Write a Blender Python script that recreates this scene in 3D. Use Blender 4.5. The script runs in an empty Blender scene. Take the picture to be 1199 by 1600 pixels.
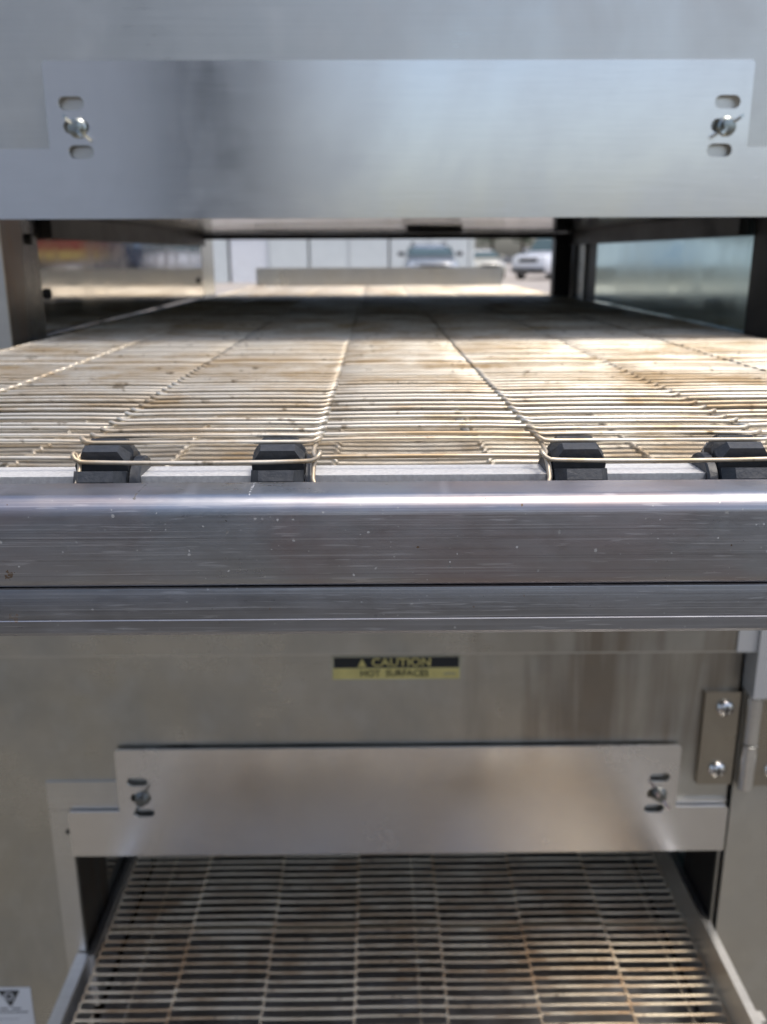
import bpy, bmesh, math, random
from mathutils import Vector, Matrix
random.seed(7)
R = math.radians
scene = bpy.context.scene
col = scene.collection

# ------------------------------------------------------------------ camera, sky, sun, exposure
K = 0.57            # size of the oven: one drawing unit is 0.57 m
HC = 1.13           # height of the lens above the ground (m)
cam_d = bpy.data.cameras.new('camera'); cam = bpy.data.objects.new('camera', cam_d); col.objects.link(cam)
cam.location = (0, 0, HC)
cam.rotation_mode = 'XYZ'
_m = Matrix.Rotation(R(-0.51), 4, 'Z') @ Matrix.Rotation(R(90 - 15.99), 4, 'X') @ Matrix.Rotation(R(-0.22), 4, 'Z')
cam.rotation_euler = _m.to_euler('XYZ')
cam_d.sensor_fit = 'VERTICAL'; cam_d.sensor_height = 36.0; cam_d.sensor_width = 27.0
cam_d.lens = 31.5
cam_d.clip_start = 0.01; cam_d.clip_end = 2000
cam_d.dof.use_dof = True; cam_d.dof.focus_distance = 0.238; cam_d.dof.aperture_fstop = 17.5
scene.camera = cam

SUN_EL, SUN_AZ = 72.0, 116.0     # azimuth clockwise from +Y: behind the camera, to its right
world = bpy.data.worlds.new('World'); scene.world = world; world.use_nodes = True
wn = world.node_tree; wn.nodes.clear()
sky = wn.nodes.new('ShaderNodeTexSky'); sky.sky_type = 'NISHITA'; sky.sun_disc = False
sky.sun_elevation = R(SUN_EL); sky.sun_rotation = R(SUN_AZ); sky.dust_density = 3.2; sky.air_density = 0.85; sky.ozone_density = 0.2
bg = wn.nodes.new('ShaderNodeBackground'); bg.inputs['Strength'].default_value = 0.15
wo = wn.nodes.new('ShaderNodeOutputWorld')
wn.links.new(sky.outputs[0], bg.inputs[0]); wn.links.new(bg.outputs[0], wo.inputs[0])
sun_d = bpy.data.lights.new('sun', 'SUN'); sun_d.energy = 1.5; sun_d.angle = R(10.0); sun_d.color = (1.0, 0.95, 0.87)
sun = bpy.data.objects.new('sun', sun_d); col.objects.link(sun)
_d = Vector((math.sin(R(SUN_AZ)) * math.cos(R(SUN_EL)), math.cos(R(SUN_AZ)) * math.cos(R(SUN_EL)), math.sin(R(SUN_EL))))
sun.rotation_euler = _d.to_track_quat('Z', 'Y').to_euler(); sun.location = (0, 0, 20)
vs = scene.view_settings
vs.view_transform = 'Standard'; vs.look = 'None'; vs.gamma = 1.0; vs.use_curve_mapping = False
vs.exposure = 0.58
scene.render.engine = 'CYCLES'
scene.cycles.use_denoising = True
scene.cycles.max_bounces = 8; scene.cycles.glossy_bounces = 6
scene.cycles.sample_clamp_indirect = 6.0
scene.cycles.caustics_reflective = True

# ------------------------------------------------------------------ materials
def nodes_of(name):
    m = bpy.data.materials.new(name); m.use_nodes = True
    nt = m.node_tree; b = nt.nodes['Principled BSDF']
    return m, nt, b

def N(nt, kind, **kw):
    n = nt.nodes.new(kind)
    for k, v in kw.items():
        if hasattr(n, k): setattr(n, k, v)
        else: n.inputs[k].default_value = v
    return n

def mapped(nt, scale, loc=(0, 0, 0), rot=(0, 0, 0)):
    g = N(nt, 'ShaderNodeNewGeometry')
    mp = N(nt, 'ShaderNodeMapping'); mp.inputs['Scale'].default_value = scale
    mp.inputs['Location'].default_value = loc; mp.inputs['Rotation'].default_value = rot
    nt.links.new(g.outputs['Position'], mp.inputs['Vector'])
    return mp.outputs[0]

def noise(nt, vec, scale=1.0, detail=3.0, rough=0.55, dist=0.0):
    n = N(nt, 'ShaderNodeTexNoise'); n.inputs['Scale'].default_value = scale
    n.inputs['Detail'].default_value = detail; n.inputs['Roughness'].default_value = rough
    n.inputs['Distortion'].default_value = dist
    nt.links.new(vec, n.inputs['Vector']); return n.outputs['Fac']

def ramp(nt, fac, lo, hi, a=0.0, b=1.0):
    n = N(nt, 'ShaderNodeMapRange'); n.clamp = True
    n.inputs['From Min'].default_value = lo; n.inputs['From Max'].default_value = hi
    n.inputs['To Min'].default_value = a; n.inputs['To Max'].default_value = b
    nt.links.new(fac, n.inputs['Value']); return n.outputs[0]

def mix(nt, fac, a, b):
    n = N(nt, 'ShaderNodeMix'); n.data_type = 'RGBA'
    for s, v in (('A', a), ('B', b)):
        sock = [i for i in n.inputs if i.name == s and i.type == 'RGBA'][0]
        if isinstance(v, tuple): sock.default_value = (*v, 1)
        else: nt.links.new(v, sock)
    f = [i for i in n.inputs if i.name == 'Factor' and i.type == 'VALUE'][0]
    if isinstance(fac, (int, float)): f.default_value = fac
    else: nt.links.new(fac, f)
    return [o for o in n.outputs if o.type == 'RGBA'][0]

def math_n(nt, op, a, b=0.0):
    n = N(nt, 'ShaderNodeMath'); n.operation = op
    for i, v in enumerate((a, b)):
        if isinstance(v, (int, float)): n.inputs[i].default_value = v
        else: nt.links.new(v, n.inputs[i])
    return n.outputs[0]

def steel(name, base=(0.60, 0.60, 0.60), rough=0.30, aniso=0.6, brush=(6, 900, 900), tangent=(1, 0, 0),
          stain_refl=0.25, stain_refl_col=(0.30, 0.24, 0.17), stain_refl_scale=(7, 7, 7), stain_refl_lo=0.5, grime=0.0,
          scratch=0.0, specks=0.0, drips=0.0, bump=0.02, brush_amt=0.10, rvar=0.06, smudge=0.0):
    m, nt, b = nodes_of(name); L = nt.links
    b.inputs['Metallic'].default_value = 1.0
    fine = noise(nt, mapped(nt, brush), 1.0, 4.0, 0.65)
    big = noise(nt, mapped(nt, stain_refl_scale, (3.1, 1.7, 9.2)), 1.0, 5.0, 0.62, 0.6)
    c = mix(nt, ramp(nt, fine, 0.25, 0.75), tuple(x * (1 - brush_amt) for x in base), tuple(min(1, x * (1 + brush_amt)) for x in base))
    sfac = ramp(nt, big, stain_refl_lo, stain_refl_lo + 0.3, 0, stain_refl)  # patches: real stains, on the rail a painted reflection of hands
    c = mix(nt, sfac, c, stain_refl_col)
    rgh = math_n(nt, 'ADD', ramp(nt, fine, 0.2, 0.8, rough - rvar, rough + rvar), ramp(nt, big, 0.35, 0.75, -0.05, 0.09))
    if smudge > 0:
        s1 = noise(nt, mapped(nt, (12, 12, 9), (4.4, 2.2, 7.7)), 1.0, 6.0, 0.6, 0.3)
        s2 = noise(nt, mapped(nt, (55, 55, 38), (1.4, 8.2, 3.7)), 1.0, 4.0, 0.6, 0.0)
        c = mix(nt, ramp(nt, s1, 0.40, 0.68, 0, smudge), c, tuple(x * 0.62 for x in base))
        c = mix(nt, ramp(nt, s2, 0.50, 0.85, 0, smudge * 0.7), c, tuple(min(1, x * 1.25) for x in base))
        rgh = math_n(nt, 'ADD', rgh, math_n(nt, 'ADD', ramp(nt, s1, 0.3, 0.7, -0.3 * smudge, 0.3 * smudge), ramp(nt, s2, 0.5, 0.8, 0, 0.3 * smudge)))
    if drips > 0:
        d = noise(nt, mapped(nt, (38, 3, 3.2), (5, 0, 2)), 1.0, 3.0, 0.55, 0.3)
        sp = N(nt, 'ShaderNodeSeparateXYZ'); L.new(mapped(nt, (1, 1, 1)), sp.inputs[0])
        zone = math_n(nt, 'MULTIPLY', ramp(nt, sp.outputs[0], 0.03, 0.11), ramp(nt, math_n(nt, 'ADD', sp.outputs[2], math_n(nt, 'MULTIPLY', big, 0.08)), 0.80, 0.84))
        df = math_n(nt, 'MULTIPLY', ramp(nt, d, 0.40, 0.56, 1, 0.35), zone)
        c = mix(nt, math_n(nt, 'MULTIPLY', df, drips), c, (0.20, 0.155, 0.11))
        rgh = math_n(nt, 'ADD', rgh, math_n(nt, 'MULTIPLY', df, 0.12))
    if specks > 0:
        sx = N(nt, 'ShaderNodeSeparateXYZ'); cx_ = N(nt, 'ShaderNodeCombineXYZ'); L.new(mapped(nt, (1, 1, 1)), sx.inputs[0])
        L.new(sx.outputs[0], cx_.inputs[0]); L.new(sx.outputs[2], cx_.inputs[1])
        warp = noise(nt, mapped(nt, (900, 900, 900)), 1.0, 2.0)
        for (vsc, lo_p, s0, s1, dark, light) in ((75.0, 0.78, 0.02, 0.10, (0.05, 0.03, 0.02), (0.30, 0.20, 0.11)), (210.0, 0.86, 0.02, 0.09, (0.04, 0.035, 0.03), (0.6, 0.59, 0.56)), (520.0, 0.90, 0.05, 0.15, (0.75, 0.75, 0.73), (0.55, 0.55, 0.53))):
            v = N(nt, 'ShaderNodeTexVoronoi'); v.feature = 'F1'; v.voronoi_dimensions = '2D'; v.inputs['Scale'].default_value = vsc
            L.new(cx_.outputs[0], v.inputs['Vector'])
            sel = N(nt, 'ShaderNodeSeparateColor'); L.new(v.outputs['Color'], sel.inputs[0])
            pick = ramp(nt, sel.outputs[0], lo_p, lo_p + 0.01)
            size = math_n(nt, 'MULTIPLY', ramp(nt, sel.outputs[1], 0.3, 1.0, s0, s1), ramp(nt, warp, 0.35, 0.65, 0.15, 1.7))
            dot = math_n(nt, 'LESS_THAN', v.outputs['Distance'], size)
            f = math_n(nt, 'MULTIPLY', math_n(nt, 'MULTIPLY', dot, pick), specks)
            c = mix(nt, f, c, mix(nt, sel.outputs[2], dark, light))
            rgh = math_n(nt, 'ADD', rgh, math_n(nt, 'MULTIPLY', f, 0.3))
    if scratch > 0:
        tot = None
        for (sc, ang, lo, off) in (((5, 6, 1700), 0.0, 0.665, 0.0), ((9, 6, 2400), R(1.2), 0.66, 4.0), ((14, 6, 2200), R(-2.4), 0.675, 8.0), ((60, 6, 1200), R(24), 0.70, 2.0), ((70, 6, 1200), R(-41), 0.705, 6.0), ((90, 6, 1500), R(8), 0.70, 3.0)):
            n1 = noise(nt, mapped(nt, sc, (off, off, off), (0, ang, 0)), 1.0, 1.0, 0.5)
            f = ramp(nt, n1, lo, lo + 0.05)
            tot = f if tot is None else math_n(nt, 'MAXIMUM', tot, f)
        tot = math_n(nt, 'MULTIPLY', tot, scratch)
        c = mix(nt, tot, c, (0.86, 0.86, 0.86))
        dk = ramp(nt, noise(nt, mapped(nt, (2.2, 6, 1000), (7, 7, 7)), 1.0, 2.0, 0.6), 0.60, 0.68)
        c = mix(nt, math_n(nt, 'MULTIPLY', dk, scratch * 1.1), c, (0.10, 0.09, 0.09))
        sm = noise(nt, mapped(nt, (70, 70, 130), (2, 5, 1)), 1.0, 5.0, 0.7, 0.2)
        c = mix(nt, ramp(nt, sm, 0.5, 0.75, 0, scratch * 0.9), c, (0.30, 0.28, 0.28))
        rgh = math_n(nt, 'ADD', rgh, ramp(nt, sm, 0.35, 0.7, -0.05, 0.10))
        rgh = math_n(nt, 'ADD', rgh, math_n(nt, 'MULTIPLY', tot, 0.25))
    L.new(c, b.inputs['Base Color']); L.new(rgh, b.inputs['Roughness'])
    b.inputs['Anisotropic'].default_value = aniso
    if aniso > 0:
        t = N(nt, 'ShaderNodeCombineXYZ')
        for i in range(3): t.inputs[i].default_value = tangent[i]
        L.new(t.outputs[0], b.inputs['Tangent'])
    if bump > 0:
        bp = N(nt, 'ShaderNodeBump'); bp.inputs['Strength'].default_value = bump; bp.inputs['Distance'].default_value = 0.002
        h = math_n(nt, 'ADD', fine, math_n(nt, 'MULTIPLY', noise(nt, mapped(nt, (9, 9, 9), (1, 4, 2)), 1.0, 2.0), 6.0))
        L.new(h, bp.inputs['Height']); L.new(bp.outputs[0], b.inputs['Normal'])
    return m

def plain(name, colr, rough=0.5, metal=0.0, var=0.12, scale=30, spec=0.5, bump=0.0, coat=0.0):
    m, nt, b = nodes_of(name)
    f = noise(nt, mapped(nt, (scale,) * 3), 1.0, 4.0, 0.6)
    c = mix(nt, ramp(nt, f, 0.3, 0.7), tuple(x * (1 - var) for x in colr), tuple(min(1, x * (1 + var)) for x in colr))
    nt.links.new(c, b.inputs['Base Color'])
    nt.links.new(ramp(nt, f, 0.3, 0.7, max(0, rough - 0.06), rough + 0.06), b.inputs['Roughness'])
    b.inputs['Metallic'].default_value = metal; b.inputs['Specular IOR Level'].default_value = spec
    b.inputs['Coat Weight'].default_value = coat; b.inputs['Coat Roughness'].default_value = 0.05
    if bump:
        bp = N(nt, 'ShaderNodeBump'); bp.inputs['Strength'].default_value = bump; bp.inputs['Distance'].default_value = 0.002
        nt.links.new(f, bp.inputs['Height']); nt.links.new(bp.outputs[0], b.inputs['Normal'])
    return m

M = {}
M['baffle'] = steel('brushed_steel_baffle', (0.80, 0.78, 0.745), 0.21, 0.0, brush=(30, 700, 700), stain_refl=0.10, stain_refl_lo=0.55, specks=0.0, brush_amt=0.035, bump=0.003, rvar=0.012, smudge=0.10)
M['face'] = steel('dull_steel_face', (0.68, 0.66, 0.605), 0.36, 0.3, stain_refl=0.30, stain_refl_col=(0.34, 0.29, 0.21), stain_refl_scale=(5, 5, 4), brush_amt=0.04, smudge=0.22)
M['face_low'] = steel('greasy_steel_face', (0.60, 0.59, 0.54), 0.33, 0.0, stain_refl=0.5, stain_refl_col=(0.33, 0.30, 0.22), stain_refl_scale=(4.5, 5, 3.5), stain_refl_lo=0.42, drips=0.75, brush_amt=0.03, smudge=0.45)
M['door'] = steel('beige_stained_door', (0.60, 0.57, 0.50), 0.48, 0.0, stain_refl=0.3, stain_refl_col=(0.34, 0.28, 0.2), brush_amt=0.03, smudge=0.3)
M['rail'] = steel('scuffed_aluminium_rail', (0.45, 0.465, 0.49), 0.35, 0.0, brush=(10, 1100, 1100), stain_refl=0.7, stain_refl_col=(0.33, 0.20, 0.17), stain_refl_scale=(10, 10, 20), stain_refl_lo=0.43, scratch=0.24, specks=0.9, brush_amt=0.06, bump=0.03)  # brownish-pink patches put the reflection of hands into the rail's colour
M['rail_low'] = steel('scuffed_aluminium_lip', (0.38, 0.38, 0.39), 0.36, 0.0, brush=(10, 1100, 1100), stain_refl=0.4, stain_refl_col=(0.32, 0.28, 0.26), stain_refl_scale=(14, 14, 30), scratch=0.24, specks=0.5, brush_amt=0.09, bump=0.03)
M['frame'] = steel('pale_steel_frame', (0.70, 0.69, 0.65), 0.33, 0.0, stain_refl=0.25, brush_amt=0.04, smudge=0.3)
M['siderail'] = steel('pale_side_rail', (0.78, 0.77, 0.74), 0.42, 0.0, stain_refl=0.25)
M['shaft'] = steel('grainy_bright_shaft', (0.90, 0.89, 0.87), 0.6, 0.0, brush=(900, 900, 900), stain_refl=0.12, brush_amt=0.12)
M['tunnel'] = steel('polished_tunnel_wall', (0.42, 0.41, 0.40), 0.09, 0.0, brush=(40, 40, 40), stain_refl=0.3, stain_refl_col=(0.30, 0.26, 0.20), brush_amt=0.03, bump=0.008)
M['tunnel_refl'] = steel('teal_reflection_wall', (0.66, 0.85, 0.86), 0.13, 0.0, brush=(40, 40, 40), stain_refl=0.1, brush_amt=0.03, bump=0.005)  # pale teal reflection of the yard is put into this wall's colour
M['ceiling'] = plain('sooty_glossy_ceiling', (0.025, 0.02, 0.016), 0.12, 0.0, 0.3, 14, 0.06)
M['jamb'] = steel('heat_tinted_jamb', (0.13, 0.13, 0.13), 0.30, 0.0, stain_refl=0.7, stain_refl_col=(0.20, 0.10, 0.045), stain_refl_scale=(30, 30, 8), stain_refl_lo=0.45)
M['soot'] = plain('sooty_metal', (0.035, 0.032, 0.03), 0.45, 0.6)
M['pan'] = steel('crumb_pan_steel', (0.30, 0.29, 0.27), 0.5, 0.0, stain_refl=0.4, stain_refl_col=(0.14, 0.11, 0.085), stain_refl_scale=(16, 16, 16), stain_refl_lo=0.5)
M['pan_low'] = steel('streaked_crumb_pan', (0.55, 0.56, 0.58), 0.42, 0.0, brush=(20, 20, 20), stain_refl=0.9, stain_refl_col=(0.16, 0.12, 0.08), stain_refl_scale=(14, 18, 14), stain_refl_lo=0.44, brush_amt=0.15, smudge=0.5)
M['rod'] = steel('support_rod_steel', (0.72, 0.70, 0.64), 0.35, 0.0, stain_refl=0.3)
M['plastic'] = plain('black_nylon_sprocket', (0.030, 0.034, 0.040), 0.45, 0.0, 0.25, 500, 0.5, 0.15)
M['zinc'] = steel('zinc_wing_nut', (0.66, 0.70, 0.68), 0.26, 0.0, stain_refl=0.3, stain_refl_col=(0.25, 0.26, 0.2))
M['screwbody'] = steel('greenish_screw', (0.40, 0.43, 0.40), 0.3, 0.0, stain_refl=0.4, stain_refl_col=(0.14, 0.15, 0.12))
M['pinkzinc'] = steel('stained_wing_nut', (0.72, 0.60, 0.58), 0.3, 0.0, stain_refl=0.2)
M['darkbolt'] = steel('dark_bolt', (0.20, 0.21, 0.20), 0.35, 0.0, stain_refl=0.3)
M['hinge'] = steel('hinge_steel', (0.44, 0.40, 0.33), 0.30, 0.0, stain_refl=0.35, brush_amt=0.04, smudge=0.4)
M['knuckle'] = steel('hinge_knuckle_steel', (0.74, 0.73, 0.69), 0.3, 0.0, stain_refl=0.25)
M['screw'] = steel('bright_screw', (0.82, 0.81, 0.78), 0.18, 0.0, stain_refl=0.1)
M['black_print'] = plain('black_print', (0.012, 0.016, 0.02), 0.35)
M['yellow_print'] = plain('faded_yellow_print', (0.70, 0.60, 0.22), 0.4, 0.0, 0.15, 60)
M['dull'] = plain('dull_pale_metal', (0.46, 0.46, 0.45), 0.5, 0.0, 0.05, 8)
M['film'] = plain('sticker_film', (0.55, 0.52, 0.38), 0.3)
M['paper'] = plain('white_label', (0.72, 0.74, 0.75), 0.4, 0, 0.04)
M['grey_print'] = plain('grey_print', (0.25, 0.25, 0.26), 0.4)
M['rubber'] = plain('black_rubber', (0.02, 0.02, 0.02), 0.7)

def wire_mat(name, base, dirt, dirtamt, rough, metal):
    m, nt, b = nodes_of(name); L = nt.links
    oi = N(nt, 'ShaderNodeObjectInfo')
    f = noise(nt, mapped(nt, (22, 22, 22)), 1.0, 5.0, 0.65, 0.5)
    g = noise(nt, mapped(nt, (160, 160, 160)), 1.0, 3.0, 0.6)
    f2 = math_n(nt, 'ADD', f, math_n(nt, 'MULTIPLY', math_n(nt, 'SUBTRACT', oi.outputs['Random'], 0.5), 0.16))
    c = mix(nt, ramp(nt, f2, 0.42, 0.68, 0, dirtamt), base, dirt)
    c = mix(nt, ramp(nt, g, 0.62, 0.74, 0, dirtamt), c, tuple(x * 0.35 for x in dirt))
    L.new(c, b.inputs['Base Color'])
    b.inputs['Metallic'].default_value = metal; b.inputs['Specular IOR Level'].default_value = 0.3
    L.new(ramp(nt, f2, 0.3, 0.7, rough - 0.06, rough + 0.12), b.inputs['Roughness'])
    return m
M['wire'] = wire_mat('belt_wire_steel', (0.74, 0.685, 0.575), (0.42, 0.30, 0.165), 0.9, 0.38, 0.65)
M['wire_low'] = wire_mat('greasy_belt_wire', (0.86, 0.73, 0.53), (0.46, 0.28, 0.14), 0.85, 0.42, 0.3)

# ------------------------------------------------------------------ mesh helpers (oven parts are drawn in units of K metres from the lens axis)
def W(p): return Vector((p[0] * K, p[1] * K, p[2] * K + HC))

def finish(name, bm, mat, parent=None, smooth=40, origin=None):
    """bm holds world coordinates; the object sits at its parent's origin."""
    o_loc = Vector(origin) if origin is not None else (parent.matrix_world.translation.copy() if parent else Vector((0, 0, 0)))
    bmesh.ops.translate(bm, verts=bm.verts, vec=-o_loc)
    bmesh.ops.recalc_face_normals(bm, faces=bm.faces)
    me = bpy.data.meshes.new(name); bm.to_mesh(me); bm.free()
    me.materials.append(M[mat] if isinstance(mat, str) else mat)
    if smooth is not None:
        me.shade_smooth(); me.set_sharp_from_angle(angle=R(smooth))
    o = bpy.data.objects.new(name, me); col.objects.link(o)
    if parent:
        o.parent = parent
        o.location = o_loc - parent.matrix_world.translation
        o.matrix_world = Matrix.Translation(o_loc)
        o.matrix_parent_inverse = Matrix.Identity(4); o.location = o_loc - parent.matrix_world.translation
    else:
        o.location = o_loc
    bpy.context.view_layer.update()
    return o

def empty(name, loc, parent=None, rz=0):
    o = bpy.data.objects.new(name, None); col.objects.link(o)
    o.empty_display_size = 0.05
    if parent:
        o.parent = parent; o.location = Vector(loc) - parent.matrix_world.translation
    else: o.location = loc
    o.rotation_euler = (0, 0, rz)
    bpy.context.view_layer.update(); return o

def tag(o, label, cat, group=None, kind=None):
    if label: o['label'] = label
    if cat: o['category'] = cat
    if group: o['group'] = group
    if kind: o['kind'] = kind
    return o

def bevel(bm, w, seg=2, ang=30):
    es = [e for e in bm.edges if len(e.link_faces) == 2 and e.calc_face_angle(0) > R(ang)]
    if es and w > 0: bmesh.ops.bevel(bm, geom=es, offset=w, segments=seg, profile=0.5, affect='EDGES')

def box(bm, x0, x1, y0, y1, z0, z1, f=W):
    vs_ = [bm.verts.new(f((x, y, z))) for z in (z0, z1) for y in (y0, y1) for x in (x0, x1)]
    for q in ((0, 1, 3, 2), (4, 6, 7, 5), (0, 4, 5, 1), (2, 3, 7, 6), (0, 2, 6, 4), (1, 5, 7, 3)):
        bm.faces.new([vs_[i] for i in q])

def boxo(name, x0, x1, y0, y1, z0, z1, mat, parent, bev=0.0008, f=W, seg=2):
    bm = bmesh.new(); box(bm, x0, x1, y0, y1, z0, z1, f)
    bevel(bm, bev, seg); return finish(name, bm, mat, parent)

def ident(p): return Vector(p)

def prism(bm, pts, a, b, axis='x', f=W):
    """polygon pts swept between a and b along an axis"""
    def mk(p, t):
        return f({'x': (t, p[0], p[1]), 'y': (p[0], t, p[1]), 'z': (p[0], p[1], t)}[axis])
    A = [bm.verts.new(mk(p, a)) for p in pts]; B = [bm.verts.new(mk(p, b)) for p in pts]
    n = len(pts)
    bm.faces.new(A); bm.faces.new(B[::-1])
    for i in range(n): bm.faces.new((A[i], B[i], B[(i + 1) % n], A[(i + 1) % n]))

def plate(bm, outline, holes, y0, y1, f=W):
    """flat plate in the xz plane with holes cut through, from y0 (front) to y1"""
    loops = []
    edges = []
    for lp in [outline] + holes:
        v = [bm.verts.new(f((p[0], y0, p[1]))) for p in lp]
        loops.append(v)
        for i in range(len(v)): edges.append(bm.edges.new((v[i], v[(i + 1) % len(v)])))
    bmesh.ops.triangle_fill(bm, edges=edges, use_beauty=True, use_dissolve=False)
    faces = list(bm.faces)
    r = bmesh.ops.extrude_face_region(bm, geom=faces)
    dv = f((0, y1, 0)) - f((0, y0, 0))
    bmesh.ops.translate(bm, verts=[g for g in r['geom'] if isinstance(g, bmesh.types.BMVert)], vec=dv)

def slot(cx, cz, w, h, n=7):
    r = h / 2; pts = []
    for i in range(n): a = -math.pi / 2 + math.pi * i / (n - 1); pts.append((cx + w / 2 - r + r * math.cos(a), cz + r * math.sin(a)))
    for i in range(n): a = math.pi / 2 + math.pi * i / (n - 1); pts.append((cx - w / 2 + r + r * math.cos(a), cz + r * math.sin(a)))
    return pts

def tube(bm, path, r, n=6, f=W, closed_ends=True):
    P = [f(p) for p in path]; rings = []
    k = (f((1, 0, 0)) - f((0, 0, 0))).length
    up0 = Vector((0, 0, 1))
    T = (P[1] - P[0]).normalized()
    nrm = (up0 - T * up0.dot(T))
    if nrm.length < 1e-4: nrm = Vector((0, 1, 0)) - T * T.y
    nrm.normalize()
    for i, p in enumerate(P):
        t = (P[min(i + 1, len(P) - 1)] - P[max(i - 1, 0)]).normalized()
        nrm = (nrm - t * nrm.dot(t)).normalized(); bn = t.cross(nrm)
        rings.append([bm.verts.new(p + (nrm * math.cos(2 * math.pi * j / n) + bn * math.sin(2 * math.pi * j / n)) * r * k) for j in range(n)])
    for a, b in zip(rings, rings[1:]):
        for j in range(n): bm.faces.new((a[j], a[(j + 1) % n], b[(j + 1) % n], b[j]))
    if closed_ends: bm.faces.new(rings[0]); bm.faces.new(rings[-1][::-1])

def lathe(bm, prof, center, axis='y', n=20, f=W):
    """prof: (along, radius)"""
    rings = []
    for (t, r) in prof:
        ring = []
        for j in range(n):
            a = 2 * math.pi * j / n; u, v = r * math.cos(a), r * math.sin(a)
            p = {'x': (t, u, v), 'y': (u, t, v), 'z': (u, v, t)}[axis]
            ring.append(bm.verts.new(f((center[0] + p[0], center[1] + p[1], center[2] + p[2]))))
        rings.append(ring)
    for a, b in zip(rings, rings[1:]):
        for j in range(n): bm.faces.new((a[j], a[(j + 1) % n], b[(j + 1) % n], b[j]))
    bm.faces.new(rings[0]); bm.faces.new(rings[-1][::-1])

def text_mesh(body, size, bold=0.0):
    cu = bpy.data.curves.new('lettering', 'FONT'); cu.body = body; cu.size = size; cu.align_x = 'CENTER'; cu.align_y = 'CENTER'
    cu.offset = bold; cu.extrude = 0.00015; cu.resolution_u = 3
    o = bpy.data.objects.new('lettering_curve', cu); col.objects.link(o)
    bpy.context.view_layer.update()
    me = bpy.data.meshes.new_from_object(o.evaluated_get(bpy.context.evaluated_depsgraph_get()))
    bpy.data.objects.remove(o); bpy.data.curves.remove(cu)
    return me

def lettering(name, body, size, center, mat, parent, bold=0.0, sx=1.0):
    me = text_mesh(body, size * K, bold * K)
    me.transform(Matrix.Rotation(R(90), 4, 'X') @ Matrix.Diagonal((sx, 1, 1, 1)))
    me.materials.clear(); me.materials.append(M[mat])
    o = bpy.data.objects.new(name, me); col.objects.link(o); o.parent = parent
    o.location = W(center) - parent.matrix_world.translation
    bpy.context.view_layer.update(); return o

# ------------------------------------------------------------------ the ground
def ground():
    m, nt, b = nodes_of('worn_asphalt')
    f = noise(nt, mapped(nt, (0.5, 0.5, 0.5)), 1.0, 6.0, 0.6, 0.4)
    g = noise(nt, mapped(nt, (40, 40, 40)), 1.0, 4.0, 0.6)
    c = mix(nt, ramp(nt, f, 0.35, 0.68), (0.04, 0.039, 0.038), (0.075, 0.072, 0.069))
    c = mix(nt, ramp(nt, g, 0.4, 0.7, 0, 0.3), c, (0.03, 0.03, 0.029))
    nt.links.new(c, b.inputs['Base Color']); b.inputs['Roughness'].default_value = 0.85
    bp = N(nt, 'ShaderNodeBump'); bp.inputs['Strength'].default_value = 0.3; bp.inputs['Distance'].default_value = 0.01
    nt.links.new(g, bp.inputs['Height']); nt.links.new(bp.outputs[0], b.inputs['Normal'])
    bm = bmesh.new()
    vs_ = [bm.verts.new(p) for p in ((-900, -900, 0), (900, -900, 0), (900, 900, 0), (-900, 900, 0))]
    bm.faces.new(vs_)
    o = finish('ground', bm, m, None, None); o['kind'] = 'structure'
ground()

# ------------------------------------------------------------------ the two ovens
XL, XR = -0.394, 0.447            # sides of the tunnel mouth
OX0, OX1 = -0.80, 0.86            # sides of the casing
YB = 2.13                         # rear of the casing

def baffle(parent, y, ztop, zbot, ztab, wing_rot, wing_mats, slot_z, bolt_row):
    bm = bmesh.new()
    xa, xb = -0.3285, 0.3815
    c = 0.003
    out = [(XL - 0.001, zbot), (XR + 0.002, zbot), (XR + 0.002, ztab - c), (XR + 0.002 - c, ztab), (xb, ztab), (xb, ztop - c), (xb - c, ztop),
           (xa + c, ztop), (xa, ztop - c), (xa, ztab), (XL - 0.001 + c, ztab), (XL - 0.001, ztab - c)]
    holes = []
    for sx in (-1, 1):
        cx = -0.303 if sx < 0 else 0.3575
        for k, z in enumerate(slot_z): holes.append(slot(cx + (0.003 * k if sx < 0 else -0.002 * k), z, 0.0262, 0.0128))
    plate(bm, out, holes, y, y + 0.0035)
    b = finish('baffle', bm, 'baffle', parent, 30)
    for i, sx in enumerate((-1, 1)):
        cx = -0.2985 if sx < 0 else 0.3585
        cz = slot_z[bolt_row] - 0.001
        bm = bmesh.new()
        lathe(bm, [(0.004, 0.0098), (-0.001, 0.0098), (-0.0022, 0.0090), (-0.003, 0.0075), (-0.010, 0.0062), (-0.0105, 0.004)], (cx, y, cz), 'y', 20)
        s = finish('wing_screw', bm, wing_mats[i][0], b, 35)
        for a in (0, math.pi):
            bm = bmesh.new()
            ca, sa = math.cos(wing_rot[i] + a), math.sin(wing_rot[i] + a)
            prof = [(0.004, -0.004), (0.008, -0.005), (0.0140, -0.0135), (0.0135, -0.0175), (0.0095, -0.0175), (0.005, -0.011), (0.002, -0.0095)]
            n = Vector((-sa, 0, ca)) * 0.0014
            A = [bm.verts.new(W((cx + ca * p[0] - n.x, y + p[1], cz + sa * p[0] - n.z))) for p in prof]
            B = [bm.verts.new(W((cx + ca * p[0] + n.x, y + p[1], cz + sa * p[0] + n.z))) for p in prof]
            bm.faces.new(A); bm.faces.new(B[::-1])
            for q in range(len(prof)): bm.faces.new((A[q], B[q], B[(q + 1) % len(prof)], A[(q + 1) % len(prof)]))
            bevel(bm, 0.0003, 1)
            finish('wing', bm, wing_mats[i][1], s, 40)
    return b

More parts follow.
